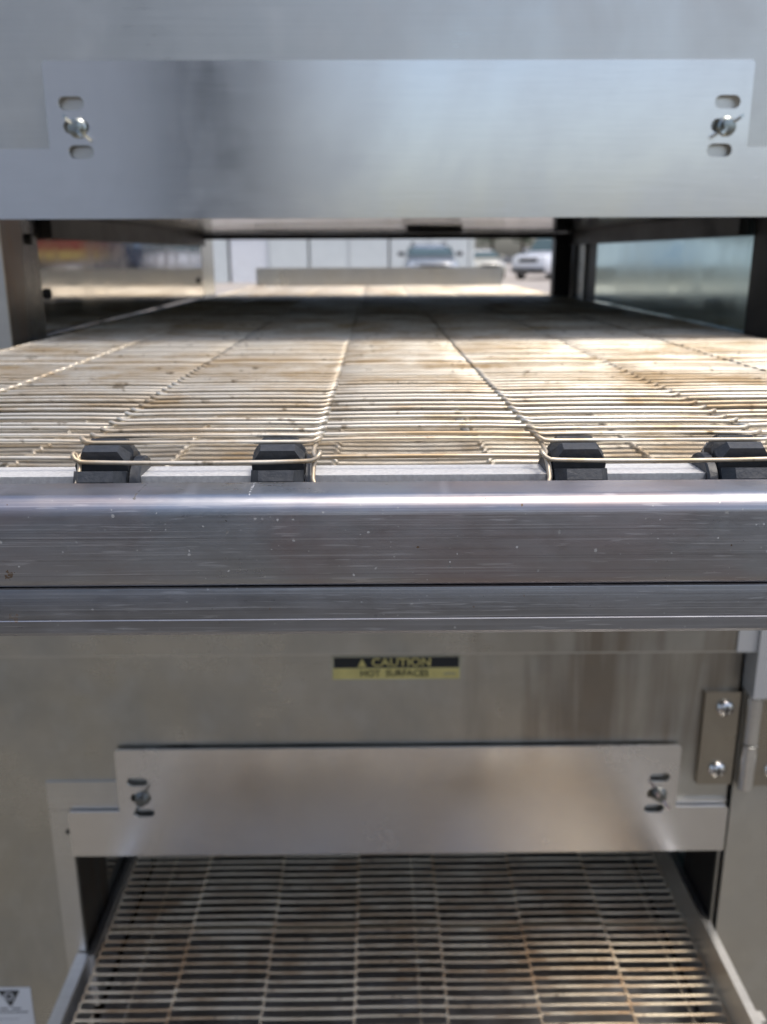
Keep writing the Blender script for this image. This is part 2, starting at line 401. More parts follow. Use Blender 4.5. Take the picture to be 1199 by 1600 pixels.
def oven(label, z0, z1, yf, oz0, oz1, ceil_z, face_mat, right_edge):
    root = empty('conveyor_oven', W((0.03, (yf + YB) / 2, z0)))
    tag(root, label, 'oven', 'stacked conveyor ovens')
    # front panel with the tunnel mouth cut out
    bm = bmesh.new()
    plate(bm, [(OX0, z0), (right_edge, z0), (right_edge, z1), (OX0, z1)], [[(XL, oz0), (XR - 0.0005, oz0), (XR - 0.0005, oz1), (XL, oz1)]], yf + 0.0035, yf + 0.008)
    finish('front_panel', bm, face_mat, root, 30)
    bm = bmesh.new()
    plate(bm, [(OX0, z0), (OX1, z0), (OX1, z1), (OX0, z1)], [[(XL, oz0), (XR, oz0), (XR, ceil_z), (XL, ceil_z)]], YB, YB + 0.006)
    finish('back_panel', bm, 'face', root, 30)
    boxo('side_panel', OX0, OX0 + 0.006, yf + 0.0085, YB - 0.0005, z0, z1, 'face', root)
    boxo('side_panel', OX1 - 0.006, OX1, yf + 0.0085, YB - 0.0005, z0, z1, 'face', root)
    boxo('top_panel', OX0 + 0.0065, OX1 - 0.0065, yf + 0.0085, YB - 0.0005, z1 - 0.006, z1 - 0.001, 'face', root)
    boxo('bottom_panel', OX0 + 0.0065, OX1 - 0.0065, yf + 0.0085, YB - 0.0005, z0 + 0.001, z0 + 0.006, 'face', root)
    # the tunnel
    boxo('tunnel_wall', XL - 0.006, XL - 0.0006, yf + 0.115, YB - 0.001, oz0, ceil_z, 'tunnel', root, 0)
    boxo('tunnel_wall', XR + 0.0006, XR + 0.006, yf + 0.115, 1.868, oz0, ceil_z, 'tunnel_refl', root, 0)
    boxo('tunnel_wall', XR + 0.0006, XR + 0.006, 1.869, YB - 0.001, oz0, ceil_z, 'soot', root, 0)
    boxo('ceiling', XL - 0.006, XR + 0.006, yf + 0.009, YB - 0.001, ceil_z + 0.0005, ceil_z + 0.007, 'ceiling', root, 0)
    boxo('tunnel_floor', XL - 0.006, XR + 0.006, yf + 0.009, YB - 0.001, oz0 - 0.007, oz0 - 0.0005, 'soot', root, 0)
    # jambs, ducts down the corners, posts at the far end
    boxo('jamb', XL - 0.006, XL - 0.0004, yf + 0.0085, yf + 0.1145, oz0, ceil_z, 'jamb', root, 0)
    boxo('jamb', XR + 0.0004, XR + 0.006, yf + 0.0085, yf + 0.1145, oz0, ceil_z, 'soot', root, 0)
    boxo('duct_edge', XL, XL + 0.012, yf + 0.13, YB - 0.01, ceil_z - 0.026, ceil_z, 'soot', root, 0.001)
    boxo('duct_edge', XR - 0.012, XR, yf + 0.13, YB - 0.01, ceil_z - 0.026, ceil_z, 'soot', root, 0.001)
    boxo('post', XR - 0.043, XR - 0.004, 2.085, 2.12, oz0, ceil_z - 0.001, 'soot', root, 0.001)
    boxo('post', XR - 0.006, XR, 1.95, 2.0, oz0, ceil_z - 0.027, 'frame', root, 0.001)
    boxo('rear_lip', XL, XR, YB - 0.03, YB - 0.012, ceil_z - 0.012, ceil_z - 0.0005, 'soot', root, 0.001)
    boxo('bracket', 0.06, 0.16, 1.70, 1.76, ceil_z - 0.008, ceil_z - 0.0003, 'soot', root, 0.001)
    gz = oz1 - 0.1505 if oz1 > 0 else oz1 - 0.2085
    boxo('gap_blackout', XL + 0.0002, -0.3835, yf + 0.02, YB - 0.002, gz - 0.010, gz - 0.004, 'soot', root, 0.0005)  # dark strips added to black out the bright gap beside the belt
    boxo('gap_blackout', 0.4375, XR - 0.0002, yf + 0.02, YB - 0.002, gz - 0.010, gz - 0.004, 'soot', root, 0.0005) if oz1 > 0 else None
    for (y, z) in ((yf + 0.085, ceil_z - 0.028), (YB - 0.05, ceil_z - 0.1), (yf + 0.13, ceil_z - 0.09)):
        bm = bmesh.new(); lathe(bm, [(0.0, 0.0062), (0.003, 0.0062), (0.0045, 0.004)], (XL - 0.0005, y, z), 'x', 14)
        finish('bolt', bm, 'soot', root, 40)
    return root

up = oven('upper stainless conveyor oven above the caution sticker', -0.462, 0.32, 0.985, -0.205, 0.060, 0.047, 'face', OX1)
baffle(up, 0.9790, 0.1865, 0.0372, 0.105, (R(130), R(40)), (('screwbody', 'zinc'), ('screwbody', 'zinc')), (0.1475, 0.1255, 0.1020), 1)
# sunlit flange beyond the far mouth, bottom skirt
boxo('rear_flange', XL - 0.004, XL - 0.0005, YB + 0.0065, YB + 0.16, -0.2, 0.047, 'frame', up, 0.0008)
boxo('bottom_skirt', OX0 + 0.002, 0.4470, 0.978, 0.9880, -0.4555, -0.395, 'face_low', up, 0.002)

lo = oven('lower stainless conveyor oven with caution sticker and hinge on its face', -1.42, -0.4635, 1.0, -1.035, -0.715, -0.742, 'face_low', 0.4485)
baffle(lo, 0.9945, -0.5920, -0.7455, -0.6800, (R(60), R(-50)), (('darkbolt', 'darkbolt'), ('darkbolt', 'pinkzinc')), (-0.6372, -0.6600, -0.6820), 1)
# bright angle frame round the mouth
boxo('mouth_frame', -0.4205, XL - 0.0005, 1.0003, 1.0031, -1.035, -0.6805, 'frame', lo, 0.0006)
boxo('mouth_frame', -0.4205, -0.329, 1.0003, 1.0031, -0.680, -0.640, 'frame', lo, 0.0006)
boxo('mouth_frame', 0.382, 0.4475, 1.0003, 1.0031, -0.679, -0.672, 'frame', lo, 0.0006)
bm = bmesh.new(); lathe(bm, [(0.0, 0.0035), (-0.002, 0.003)], (-0.3985, 1.0003, -0.712), 'y', 12); finish('rivet', bm, 'soot', lo)
# right hand door, bright cap above, hinge
boxo('door', 0.4535, OX1, 0.9985, 1.0075, -1.42, -0.5165, 'door', lo, 0.0012)
boxo('door_cap', 0.4535, OX1, 0.972, 1.0075, -0.5160, -0.4640, 'dull', lo, 0.002)
boxo('door_cap', 0.4535, OX1, 0.972, 0.9875, -0.4638, -0.385, 'dull', lo, 0.002)
boxo('door_cap_tab', 0.4290, 0.4530, 0.9755, 0.9776, -0.4560, -0.4200, 'dull', lo, 0.0005)
hinge = empty('hinge', W((0.455, 0.998, -0.58)), lo)
boxo('hinge_leaf', 0.4055, 0.4490, 0.9955, 1.0030, -0.6480, -0.5190, 'hinge', hinge, 0.0022)
boxo('hinge_leaf', 0.4755, 0.5200, 0.9915, 0.9980, -0.6480, -0.5190, 'hinge', hinge, 0.0022)
for (a, b_) in ((-0.5225, -0.5855), (-0.5870, -0.6500)):
    bm = bmesh.new()
    lathe(bm, [(a, 0.0080), (a - 0.001, 0.0098), (b_ + 0.001, 0.0098), (b_, 0.0080)], (0.4640, 0.9895, 0), 'z', 22); finish('knuckle', bm, 'knuckle', hinge, 40)
bm = bmesh.new(); lathe(bm, [(-0.5235, 0.0085), (-0.519, 0.0092), (-0.517, 0.0075), (-0.516, 0.003)], (0.4640, 0.9895, 0), 'z', 18); finish('hinge_pin', bm, 'screw', hinge, 40)
for (x, z) in ((0.4305, -0.5400), (0.4290, -0.6262), (0.4975, -0.6262), (0.4975, -0.54)):
    y = 0.9955 if x < 0.46 else 0.9915
    bm = bmesh.new()
    lathe(bm, [(0.0, 0.0115), (-0.0025, 0.0112), (-0.0052, 0.0090), (-0.0068, 0.0055), (-0.0074, 0.002)], (x, y, z), 'y', 22)
    s = finish('screw', bm, 'screw', hinge, 50)
    bm = bmesh.new(); box(bm, x - 0.0011, x + 0.0011, y - 0.0080, y - 0.0055, z - 0.0065, z + 0.0065); finish('screw_slot', bm, 'soot', s)
    bm = bmesh.new(); box(bm, x - 0.0065, x + 0.0065, y - 0.0079, y - 0.0056, z - 0.0011, z + 0.0011); finish('screw_slot', bm, 'soot', s)

# caution sticker
yS = 1.0035
st = boxo('caution_sticker', -0.0555, 0.1035, yS - 0.0012, yS - 0.0001, -0.5015, -0.4700, 'film', lo, 0.0)
st['label'] = 'black and yellow caution sticker'
boxo('black_band', -0.0525, 0.1005, yS - 0.0016, yS - 0.0013, -0.4855, -0.4715, 'black_print', st, 0)
boxo('yellow_band', -0.0540, 0.1015, yS - 0.0016, yS - 0.0013, -0.5005, -0.4860, 'yellow_print', st, 0)
lettering('caution_lettering', 'CAUTION', 0.0150, (0.0300, yS - 0.0020, -0.4785), 'yellow_print', st, 0.0002, 1.08)
lettering('hot_surfaces_lettering', 'HOT  SURFACES', 0.0118, (0.0215, yS - 0.0020, -0.4932), 'black_print', st, 0.0001, 0.98)
bm = bmesh.new(); prism(bm, [(-0.0235, -0.4842), (-0.0125, -0.4842), (-0.0180, -0.4732)], yS - 0.0020, yS - 0.0017, 'y'); finish('warning_triangle', bm, 'yellow_print', st)
boxo('fine_print', 0.082, 0.097, yS - 0.0018, yS - 0.0017, -0.4945, -0.4932, 'grey_print', st, 0)

# rating label at the lower left
rl = boxo('rating_label', -0.595, -0.4765, yS - 0.0012, yS - 0.0001, -1.075, -0.9605, 'paper', lo, 0.0)
rl['label'] = 'white rating label with black triangle mark'
cx = -0.5060
bm = bmesh.new(); prism(bm, [(cx - 0.0150, -0.9640), (cx, -0.9920), (cx + 0.0150, -0.9640)], yS - 0.0016, yS - 0.0013, 'y'); tri = finish('triangle_mark', bm, 'black_print', rl)
def ring(r0, r1, c, y, name, mat, parent, a0=0, a1=360):
    bm = bmesh.new(); n = 24
    for i in range(n):
        q = []
        for (t, r) in ((i, r0), (i + 1, r0), (i + 1, r1), (i, r1)):
            a = R(a0 + (a1 - a0) * t / n); q.append(bm.verts.new(W((c[0] + r * math.cos(a), y, c[1] + r * math.sin(a)))))
        bm.faces.new(q)
    return finish(name, bm, mat, parent, None)
ring(0.0050, 0.0068, (cx - 0.001, -0.9735), yS - 0.0019, 'ring_mark', 'paper', tri)
ring(0.0015, 0.0036, (cx - 0.001, -0.9735), yS - 0.0019, 'ring_mark', 'grey_print', tri, 20, 300)
for (a, b_) in ((-0.0155, -0.0045), (0.001, 0.0135)):
    boxo('small_print', cx + a, cx + b_, yS - 0.0016, yS - 0.0013, -0.9960, -0.9932, 'grey_print', rl, 0)
boxo('rule_line', -0.590, -0.4835, yS - 0.0016, yS - 0.0013, -1.0012, -0.9998, 'black_print', rl, 0)
boxo('rule_line', -0.590, -0.497, yS - 0.0016, yS - 0.0013, -1.0130, -1.0123, 'grey_print', rl, 0)
# legs with castors under the stack
for (x, y) in ((OX0 + 0.08, 1.1), (OX1 - 0.08, 1.1), (OX0 + 0.08, YB - 0.1), (OX1 - 0.08, YB - 0.1)):
    bm = bmesh.new(); lathe(bm, [(-1.4205, 0.035), (-1.85, 0.030), (-1.86, 0.026)], (x, y, 0), 'z', 16); leg = finish('leg', bm, 'frame', lo)
    bm = bmesh.new(); lathe(bm, [(-0.025, 0.05), (-0.022, 0.058), (0.022, 0.058), (0.025, 0.05)], (x, y, -1.9224), 'x', 20); finish('castor', bm, 'rubber', leg)

# ------------------------------------------------------------------ conveyors
PITCH = 0.0165; RS = 0.0267; SY = 0.452; WR = 0.00118
JX = [-0.379, -0.2635, -0.1471, -0.0307, 0.0857, 0.2021, 0.3185, 0.434]

def wire_path():
    """one belt wire: seven rungs joined by interlocking hooks"""
    pts = []
    for b in range(7):
        near = (b % 2 == 0)        # bays 2 and 4 carry the sprocket teeth -> near rungs there
        near = b in (0, 2, 4, 6)
        y = 0.0 if near else -0.013
        xa, xb = JX[b], JX[b + 1]
        if b == 0:
            pts += [(xa + 0.004, -0.014, -0.001), (xa + 0.001, -0.0125, 0), (xa - 0.0005, -0.008, 0.0), (xa, -0.002, 0), (xa + 0.003, 0.0, 0)]
        for t in (0.2, 0.5, 0.8):
            pts.append((xa + (xb - xa) * t, y - 0.0009 * (4 * t * (1 - t)) * (1 if near else 0.4), 0.0006 * (4 * t * (1 - t))))
        if b == 6:
            pts += [(xb - 0.003, 0, 0), (xb, -0.002, 0), (xb + 0.0005, -0.008, 0), (xb - 0.001, -0.0125, 0), (xb - 0.004, -0.014, -0.001)]
            break
        hook = [(-0.005, 0, 0), (-0.001, 0.0003, 0.0003), (0.0018, 0.0016, 0.0012), (0.0036, 0.0042, 0.0008), (0.0038, 0.0062, -0.0008), (0.0026, 0.0058, -0.0024),
                (0.0008, 0.0025, -0.0028), (-0.0002, -0.003, -0.0022), (-0.0004, -0.009, -0.0008), (0.0008, -0.0124, 0), (0.005, -0.0131, 0)]
        hook = [(h[0] * 0.8, h[1] if h[1] < 0 else h[1] * 0.8, h[2] * 0.8) for h in hook]
        if near: pts += [(xb + h[0], h[1], h[2]) for h in hook]
        else: pts += [(xb - h[0], h[1], h[2]) for h in hook[::-1]]
    return pts

def loc_f(p): return Vector((p[0] * K, p[1] * K, p[2] * K))
def wire_mesh(mat, n, r):
    bm = bmesh.new(); tube(bm, wire_path(), r, n, loc_f)
    bmesh.ops.recalc_face_normals(bm, faces=bm.faces)
    me = bpy.data.meshes.new('belt_wire'); bm.to_mesh(me); bm.free(); me.materials.append(M[mat]); me.shade_smooth(); return me

def sprocket_meshes():
    """ten-tooth nylon sprocket, 0.027 wide, axis x, centred at 0"""
    bm = bmesh.new(); n = 10; w = 0.0134
    lathe(bm, [(-w, 0.0150), (w, 0.0150)], (0, 0, 0), 'x', 40, loc_f)
    for k in range(n):
        a = R(36 * k + 24)
        def tp(x, t, r):   # x across, t tangential, r radial
            return loc_f((x, -(math.sin(a) * r + math.cos(a) * t), math.cos(a) * r - math.sin(a) * t))
        lo_, hi = 0.0140, 0.0278
        ring_ = []
        for (ww, tt, r) in ((w - 0.0003, 0.0058, lo_), (w - 0.0003, 0.0050, 0.0212), (w - 0.0048, 0.0028, hi)):
            ring_.append([bm.verts.new(tp(sx * ww, st_ * tt, r)) for (sx, st_) in ((-1, -1), (1, -1), (1, 1), (-1, 1))])
        for A, B in zip(ring_, ring_[1:]):
            for j in range(4): bm.faces.new((A[j], A[(j + 1) % 4], B[(j + 1) % 4], B[j]))
        bm.faces.new(ring_[-1]); bm.faces.new(ring_[0][::-1])
    bevel(bm, 0.00035, 1, 25)
    bmesh.ops.recalc_face_normals(bm, faces=bm.faces)
    me = bpy.data.meshes.new('sprocket'); bm.to_mesh(me); bm.free(); me.materials.append(M['plastic']); me.shade_smooth(); me.set_sharp_from_angle(angle=R(25))
    return me

def arc(cx, cy, r, a0, a1, n):
    return [(cx + r * math.cos(R(a0 + (a1 - a0) * i / n)), cy + r * math.sin(R(a0 + (a1 - a0) * i / n))) for i in range(n + 1)]

def conveyor(label, dz, wm, y_end, pan_z, rails, n_return, full):
    PITCH = 0.0165 if full else 0.0150
    zb = -0.0911 + dz
    root = empty('oven_conveyor', W((0.0275, 1.6, zb - 0.09)))
    tag(root, label, 'conveyor', 'conveyors through the ovens')
    def z(v): return v + dz
    # front rail: rounded aluminium section
    x0, x1 = JX[0] - 0.055, JX[-1] + 0.055
    prof = arc(0.3944, -0.1122, 0.0084, 90, 180, 12) + arc(0.3905, -0.1420, 0.0045, 180, 270, 5) + [(0.414, -0.1465), (0.414, -0.1440), (0.3935, -0.1440)] + [(0.3890, -0.1400), (0.3890, -0.1122)] + arc(0.3944, -0.1122, 0.0054, 180, 90, 8) + [(0.4150, -0.1066), (0.4150, -0.1038)]
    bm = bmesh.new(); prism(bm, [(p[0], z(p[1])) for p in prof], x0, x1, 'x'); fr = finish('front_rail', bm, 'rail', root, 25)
    prof = [(0.4130, -0.14662), (0.3925, -0.14662), (0.3892, -0.1470), (0.3884, -0.1475), (0.3882, -0.1482), (0.3882, -0.1606), (0.3887, -0.1608), (0.3887, -0.1630), (0.3884, -0.1634), (0.3884, -0.1692), (0.3896, -0.1710), (0.4130, -0.1710)]
    bm = bmesh.new(); prism(bm, [(p[0], z(p[1])) for p in prof], x0, x1, 'x'); finish('lower_lip', bm, 'rail_low', root, 25)
    # shaft and sprockets
    boxo('shaft', JX[0] - 0.045, JX[-1] + 0.045, SY - 0.012, SY + 0.010, z(-0.0911 - RS - 0.010), z(-0.0911 - RS + 0.0112), 'shaft', root, 0.0012)
    for (xc, c0, c1) in ((-0.1372, 0.0, 0.005), (-0.0490, 0.0, 0.002), (0.1028, 0.002, 0.0), (0.1862, 0.005, 0.0), (-0.2500, 0, 0.008), (-0.34, 0.0, 0.008), (0.3060, 0.008, 0), (0.39, 0.008, 0)):
        o = bpy.data.objects.new('sprocket', SPM); col.objects.link(o); o.parent = root
        o.location = W((xc, SY, z(-0.0911 - RS))) - root.matrix_world.translation
        bpy.context.view_layer.update()
        for sgn, c in ((-1, c0), (1, c1)):
            if c <= 0: continue
            bm = bmesh.new(); xa = xc + sgn * 0.0140; xe = xa + sgn * c
            lathe(bm, [(xa, 0.0190), (xe - sgn * 0.001, 0.0190), (xe, 0.0180)], (0, SY, z(-0.0911 - RS)), 'x', 28)
            finish('hub_collar', bm, 'plastic', o, 30)
    # the wire belt
    belt = empty('wire_belt', W((0.0275, 1.6, zb)), root)
    def put(y, zz, ang, mesh):
        o = bpy.data.objects.new('belt_wire', mesh); col.objects.link(o); o.parent = belt
        o.location = W((random.uniform(-0.0004, 0.0004), y, zz)) - belt.matrix_world.translation
        o.rotation_euler = (ang, 0, random.uniform(-0.0025, 0.0025))
    cy, cz = SY, zb - RS
    angs = [6, 42, 114, 150, 186]
    for a in angs:
        put(cy - RS * math.sin(R(a)), cz + RS * math.cos(R(a)), R(a + 18), wm)
    y = cy - RS * math.sin(R(6)) + PITCH; i = 0
    while y < y_end:
        sag = 0.0012 * math.sin(y * 9.0)
        put(y + random.uniform(-0.0007, 0.0007), zb + (random.uniform(-0.0004, 0.0004) if i else 0) - (0.0006 + sag * 0.3 if i > 2 else 0), random.uniform(-0.015, 0.015), wm)
        y += PITCH; i += 1
    for k in range(n_return):
        put(cy + 0.012 + k * PITCH, cz - RS - 0.002, math.pi, wm)
    # side rails, pan, supports
    for (xa, xb, zt, ya, yb) in rails:
        boxo('side_rail', xa, xb, ya, yb, zb - 0.075, zt, 'jamb' if full else 'siderail', root, 0.0012)
    boxo('crumb_pan', JX[0] + 0.002, JX[-1] - 0.002, 0.418, y_end - 0.01, pan_z - 0.003, pan_z, 'pan' if full else 'pan_low', root, 0.0005)
    for x in (-0.318, 0.052, 0.392):
        bm = bmesh.new(); tube(bm, [(x, 0.50, zb - 0.0065), (x, y_end - 0.02, zb - 0.0065)], 0.0024, 8); finish('support_rod', bm, 'rod', root)
    yy = 1.066
    while yy < y_end - 0.05:
        boxo('cross_bar', JX[0] - 0.003, JX[-1] + 0.003, yy - 0.0045, yy + 0.0045, zb - 0.0125, zb - 0.0092, 'rod', root, 0.0006); yy += 0.42
    return root

SPM = sprocket_meshes()
WM_UP, WM_LO = wire_mesh('wire', 8, WR), wire_mesh('wire_low', 6, 0.0017)
upc = conveyor('upper wire mesh conveyor with scuffed metal front rail and black sprockets', 0.0, WM_UP, 2.83, -0.163,
               [(JX[0] - 0.0135, JX[0] - 0.004, -0.124, 0.417, 2.85), (JX[-1] + 0.003, JX[-1] + 0.0115, -0.124, 0.417, 2.85)], 24, True)
boxo('end_plate', -0.362, 0.393, 2.838, 2.844, -0.11, -0.036, 'frame', upc, 0.001)
loc_ = conveyor('lower wire mesh conveyor running under the lower baffle', -0.821, WM_LO, 2.6, -0.990,
                [(JX[0] - 0.0135, JX[0] - 0.004, -0.9045, 0.9985, 2.62), (JX[0] - 0.026, JX[0] - 0.010, -0.900, 0.417, 0.998), (JX[-1] + 0.0012, JX[-1] + 0.0118, -0.861, 0.417, 2.62)], 0, False)
boxo('rail_tab', 0.452, 0.475, 0.88, 0.895, -0.93, -0.905, 'siderail', loc_, 0.001)

# ------------------------------------------------------------------ the yard behind the oven (metres)
M['bpanel'] = plain('pale_metal_cladding', (0.66, 0.70, 0.69), 0.45, 0, 0.04, 2)
M['bpost'] = plain('grey_cladding_trim', (0.52, 0.55, 0.55), 0.5)
M['bdoor'] = plain('white_roller_door', (0.82, 0.84, 0.86), 0.4, 0, 0.03, 3)
M['bgrey'] = plain('pale_blocker_wall', (0.78, 0.79, 0.80), 0.8, 0, 0.08, 2)
M['bdark'] = plain('dark_blocker_panel', (0.06, 0.07, 0.078), 0.6)
M['roof'] = plain('grey_metal_roof', (0.35, 0.36, 0.37), 0.5)
M['glass'] = plain('car_glass', (0.05, 0.085, 0.085), 0.05, 0.0, 0.1, 2, 0.9)
M['tyre'] = plain('tyre_rubber', (0.02, 0.02, 0.021), 0.8)
M['rim'] = plain('alloy_rim', (0.5, 0.5, 0.52), 0.3, 1.0)
M['lamp'] = plain('headlamp_lens', (0.75, 0.78, 0.80), 0.1, 0.2)
M['trim'] = plain('black_car_trim', (0.02, 0.02, 0.022), 0.5)
for n_, c_ in (('silver', (0.20, 0.22, 0.24)), ('cream', (0.52, 0.51, 0.45)), ('white', (0.62, 0.64, 0.68)), ('navy', (0.03, 0.05, 0.10)), ('red', (0.28, 0.07, 0.05))):
    M['paint_' + n_] = plain('car_paint_' + n_, c_, 0.25, 0.0, 0.03, 1, 0.5, 0, 0.8)

def bo(name, x0, x1, y0, y1, z0, z1, mat, parent, bev=0.01):
    return boxo(name, x0, x1, y0, y1, z0, z1, mat, parent, bev, ident)

def clad_building():
    root = empty('metal_building', (-17, 41, 0)); tag(root, 'pale metal clad building seen through the oven tunnel', 'building')
    y = 40.0; xs = [-38.9 + 1.72 * i for i in range(25)]
    for i, x in enumerate(xs):
        if -5.6 < x + 0.86 < -5.1: continue
        bo('wall_panel', x + 0.03, x + 1.66, y, y + 0.12, 0.0, 4.2, 'bpanel', root, 0.03)
        if i % 2 == 0: bo('wall_trim', x - 0.055, x + 0.025, y - 0.03, y + 0.1, 0.0, 4.2, 'bpost', root, 0.01)
    d0, d1 = -6.17, -4.46
    bo('wall_panel', d0 - 0.03, d1 - 0.03, y, y + 0.12, 1.86, 4.2, 'bpanel', root, 0.03)
    dr = empty('roller_door', ((d0 + d1) / 2, y, 0), root)
    for k in range(8): bo('door_slat', d0, d1 - 0.06, y + 0.05, y + 0.1, 0.01 + k * 0.23, 0.225 + k * 0.23, 'bdoor', dr, 0.02)
    bo('rear_wall', -38.9, 4.0, 52, 52.2, 0, 4.2, 'bpanel', root); bo('end_wall', -39.3, -39.0, y, 52.2, 0, 4.2, 'bpanel', root); bo('end_wall', 4.1, 4.3, y + 0.13, 52.2, 0, 4.2, 'bpanel', root)
    bm = bmesh.new(); prism(bm, [(39.6, 4.2), (46, 5.6), (52.6, 4.2), (52.6, 4.35), (46, 5.75), (39.6, 4.35)], -39.6, 4.7, 'x', ident); finish('roof', bm, 'roof', root)
clad_building()

def car(name, label, cat, loc, rz, paint, Lh, wd, ht, hood, boxy, rack=False):
    """front points to -y in the car's own frame"""
    root = empty(name, loc); tag(root, label, cat, 'cars parked behind the oven')
    hw = wd / 2; L2 = Lh / 2
    X = Matrix.Translation(Vector(loc)) @ Matrix.Rotation(rz, 4, 'Z')
    f = lambda p: X @ Vector(p)
    def loft(name, secs, mat, parent, sm=50):
        bm = bmesh.new(); rings = []
        for (y, w0, w1, za, zb_) in secs:       # y, half width low / high, z low / high
            r_ = 0.10
            pr = [(-w0, za + r_), (-w0 + r_, za), (w0 - r_, za), (w0, za + r_), (w0 * 0.5 + w1 * 0.5 + 0.02, (za + zb_) * 0.5), (w1, zb_ - r_), (w1 - r_ * 1.4, zb_), (-w1 + r_ * 1.4, zb_), (-w1, zb_ - r_), (-(w0 * 0.5 + w1 * 0.5 + 0.02), (za + zb_) * 0.5)]
            rings.append([bm.verts.new(f((p[0], y, p[1]))) for p in pr])
        for a, b in zip(rings, rings[1:]):
            n = len(a)
            for j in range(n): bm.faces.new((a[j], a[(j + 1) % n], b[(j + 1) % n], b[j]))
        bm.faces.new(rings[0]); bm.faces.new(rings[-1][::-1])
        return finish(name, bm, mat, parent, sm)
    belt_z = hood + 0.06
    body = loft('body', [(-L2, hw * 0.86, hw * 0.80, 0.42, hood - 0.16), (-L2 + 0.12, hw * 0.96, hw * 0.88, 0.30, hood - 0.06), (-L2 + 0.5, hw, hw * 0.93, 0.26, hood), (-L2 * 0.38, hw, hw * 0.95, 0.26, belt_z), (L2 * 0.55, hw, hw * 0.95, 0.26, belt_z + 0.03), (L2 - 0.12, hw * 0.97, hw * 0.9, 0.30, belt_z + 0.0), (L2, hw * 0.9, hw * 0.82, 0.42, belt_z - 0.12)], paint, root)
    ye = L2 * 0.93 if boxy else L2 * 0.62
    yr = L2 * 0.80 if boxy else L2 * 0.25
    cab = loft('cabin', [(-L2 * 0.42, hw * 0.90, hw * 0.86, belt_z - 0.15, belt_z + 0.06), (-L2 * 0.10, hw * 0.90, hw * 0.72, belt_z - 0.12, ht - 0.03), (L2 * 0.12, hw * 0.90, hw * 0.73, belt_z - 0.12, ht), (yr, hw * 0.90, hw * 0.72, belt_z - 0.12, ht - 0.03), (ye, hw * 0.88, hw * 0.80, belt_z - 0.15, belt_z + 0.06)], paint, root)
    def quad(name, ps, mat, parent, th=0.02):
        bm = bmesh.new(); P = [f(p) for p in ps]; n = (P[1] - P[0]).cross(P[2] - P[0]).normalized() * th
        A = [bm.verts.new(p - n) for p in P]; B = [bm.verts.new(p + n) for p in P]
        bm.faces.new(A); bm.faces.new(B[::-1])
        for j in range(len(P)): bm.faces.new((A[j], B[j], B[(j + 1) % len(P)], A[(j + 1) % len(P)]))
        return finish(name, bm, mat, parent, 30)
    z0w, z1w = belt_z + 0.08, ht - 0.09
    quad('windshield', [(-hw * 0.80, -L2 * 0.408, z0w), (hw * 0.80, -L2 * 0.408, z0w), (hw * 0.66, -L2 * 0.125, z1w), (-hw * 0.66, -L2 * 0.125, z1w)], 'glass', root)
    for s in (-1, 1):
        for (ya, yb, ua, ub) in ((-L2 * 0.33, L2 * 0.06, -L2 * 0.10, L2 * 0.06), (L2 * 0.09, (ye * 0.92), L2 * 0.09, yr * 0.95)):
            quad('side_window', [(s * (hw * 0.875), ya, z0w), (s * (hw * 0.875), yb, z0w), (s * hw * 0.765, ub, z1w), (s * hw * 0.765, ua, z1w)], 'glass', root, 0.03)
        hl = quad('headlight', [(s * hw * 0.52, -L2 + 0.03, hood - 0.28), (s * hw * 0.84, -L2 + 0.06, hood - 0.26), (s * hw * 0.82, -L2 + 0.10, hood - 0.10), (s * hw * 0.52, -L2 + 0.04, hood - 0.15)], 'lamp', root, 0.04)
        bm = bmesh.new(); box(bm, min(s * hw * 0.98, s * (hw + 0.2)), max(s * hw * 0.98, s * (hw + 0.2)), -L2 * 0.30, -L2 * 0.24, belt_z + 0.06, belt_z + 0.2, f); bevel(bm, 0.03); finish('mirror', bm, 'trim' if rack else paint, root)
        for yw in (-L2 * 0.60, L2 * 0.60):
            rr = 0.34 if ht < 1.7 else 0.40
            bm = bmesh.new(); xa = s * (hw - 0.20); lathe(bm, [(xa, rr - 0.03), (xa + s * 0.03, rr), (xa + s * 0.19, rr), (xa + s * 0.215, rr - 0.03), (xa + s * 0.215, rr * 0.66), (xa + s * 0.2, rr * 0.64)], (0, yw, rr), 'x', 26, f); wl = finish('wheel', bm, 'tyre', root, 40)
            bm = bmesh.new(); lathe(bm, [(xa + s * 0.195, rr * 0.64), (xa + s * 0.212, rr * 0.60), (xa + s * 0.20, rr * 0.2), (xa + s * 0.215, rr * 0.12)], (0, yw, rr), 'x', 22, f); finish('rim', bm, 'rim', wl, 40)
    quad('grille', [(-hw * 0.48, -L2 + 0.01, hood - 0.36), (hw * 0.48, -L2 + 0.01, hood - 0.36), (hw * 0.50, -L2 + 0.03, hood - 0.17), (-hw * 0.50, -L2 + 0.03, hood - 0.17)], 'trim', root, 0.03)
    quad('bumper', [(-hw * 0.84, -L2 - 0.01, 0.34), (hw * 0.84, -L2 - 0.01, 0.34), (hw * 0.86, -L2 - 0.01, 0.52), (-hw * 0.86, -L2 - 0.01, 0.52)], 'trim' if boxy else paint, root, 0.06)
    if rack:
        for s in (-1, 1):
            bm = bmesh.new(); tube(bm, [(s * hw * 0.62, -L2 * 0.05, ht - 0.02), (s * hw * 0.62, 0, ht + 0.07), (s * hw * 0.62, yr * 0.85, ht + 0.07), (s * hw * 0.62, yr * 0.92, ht - 0.02)], 0.025, 8, f); finish('roof_bar', bm, 'trim', root)
    return root

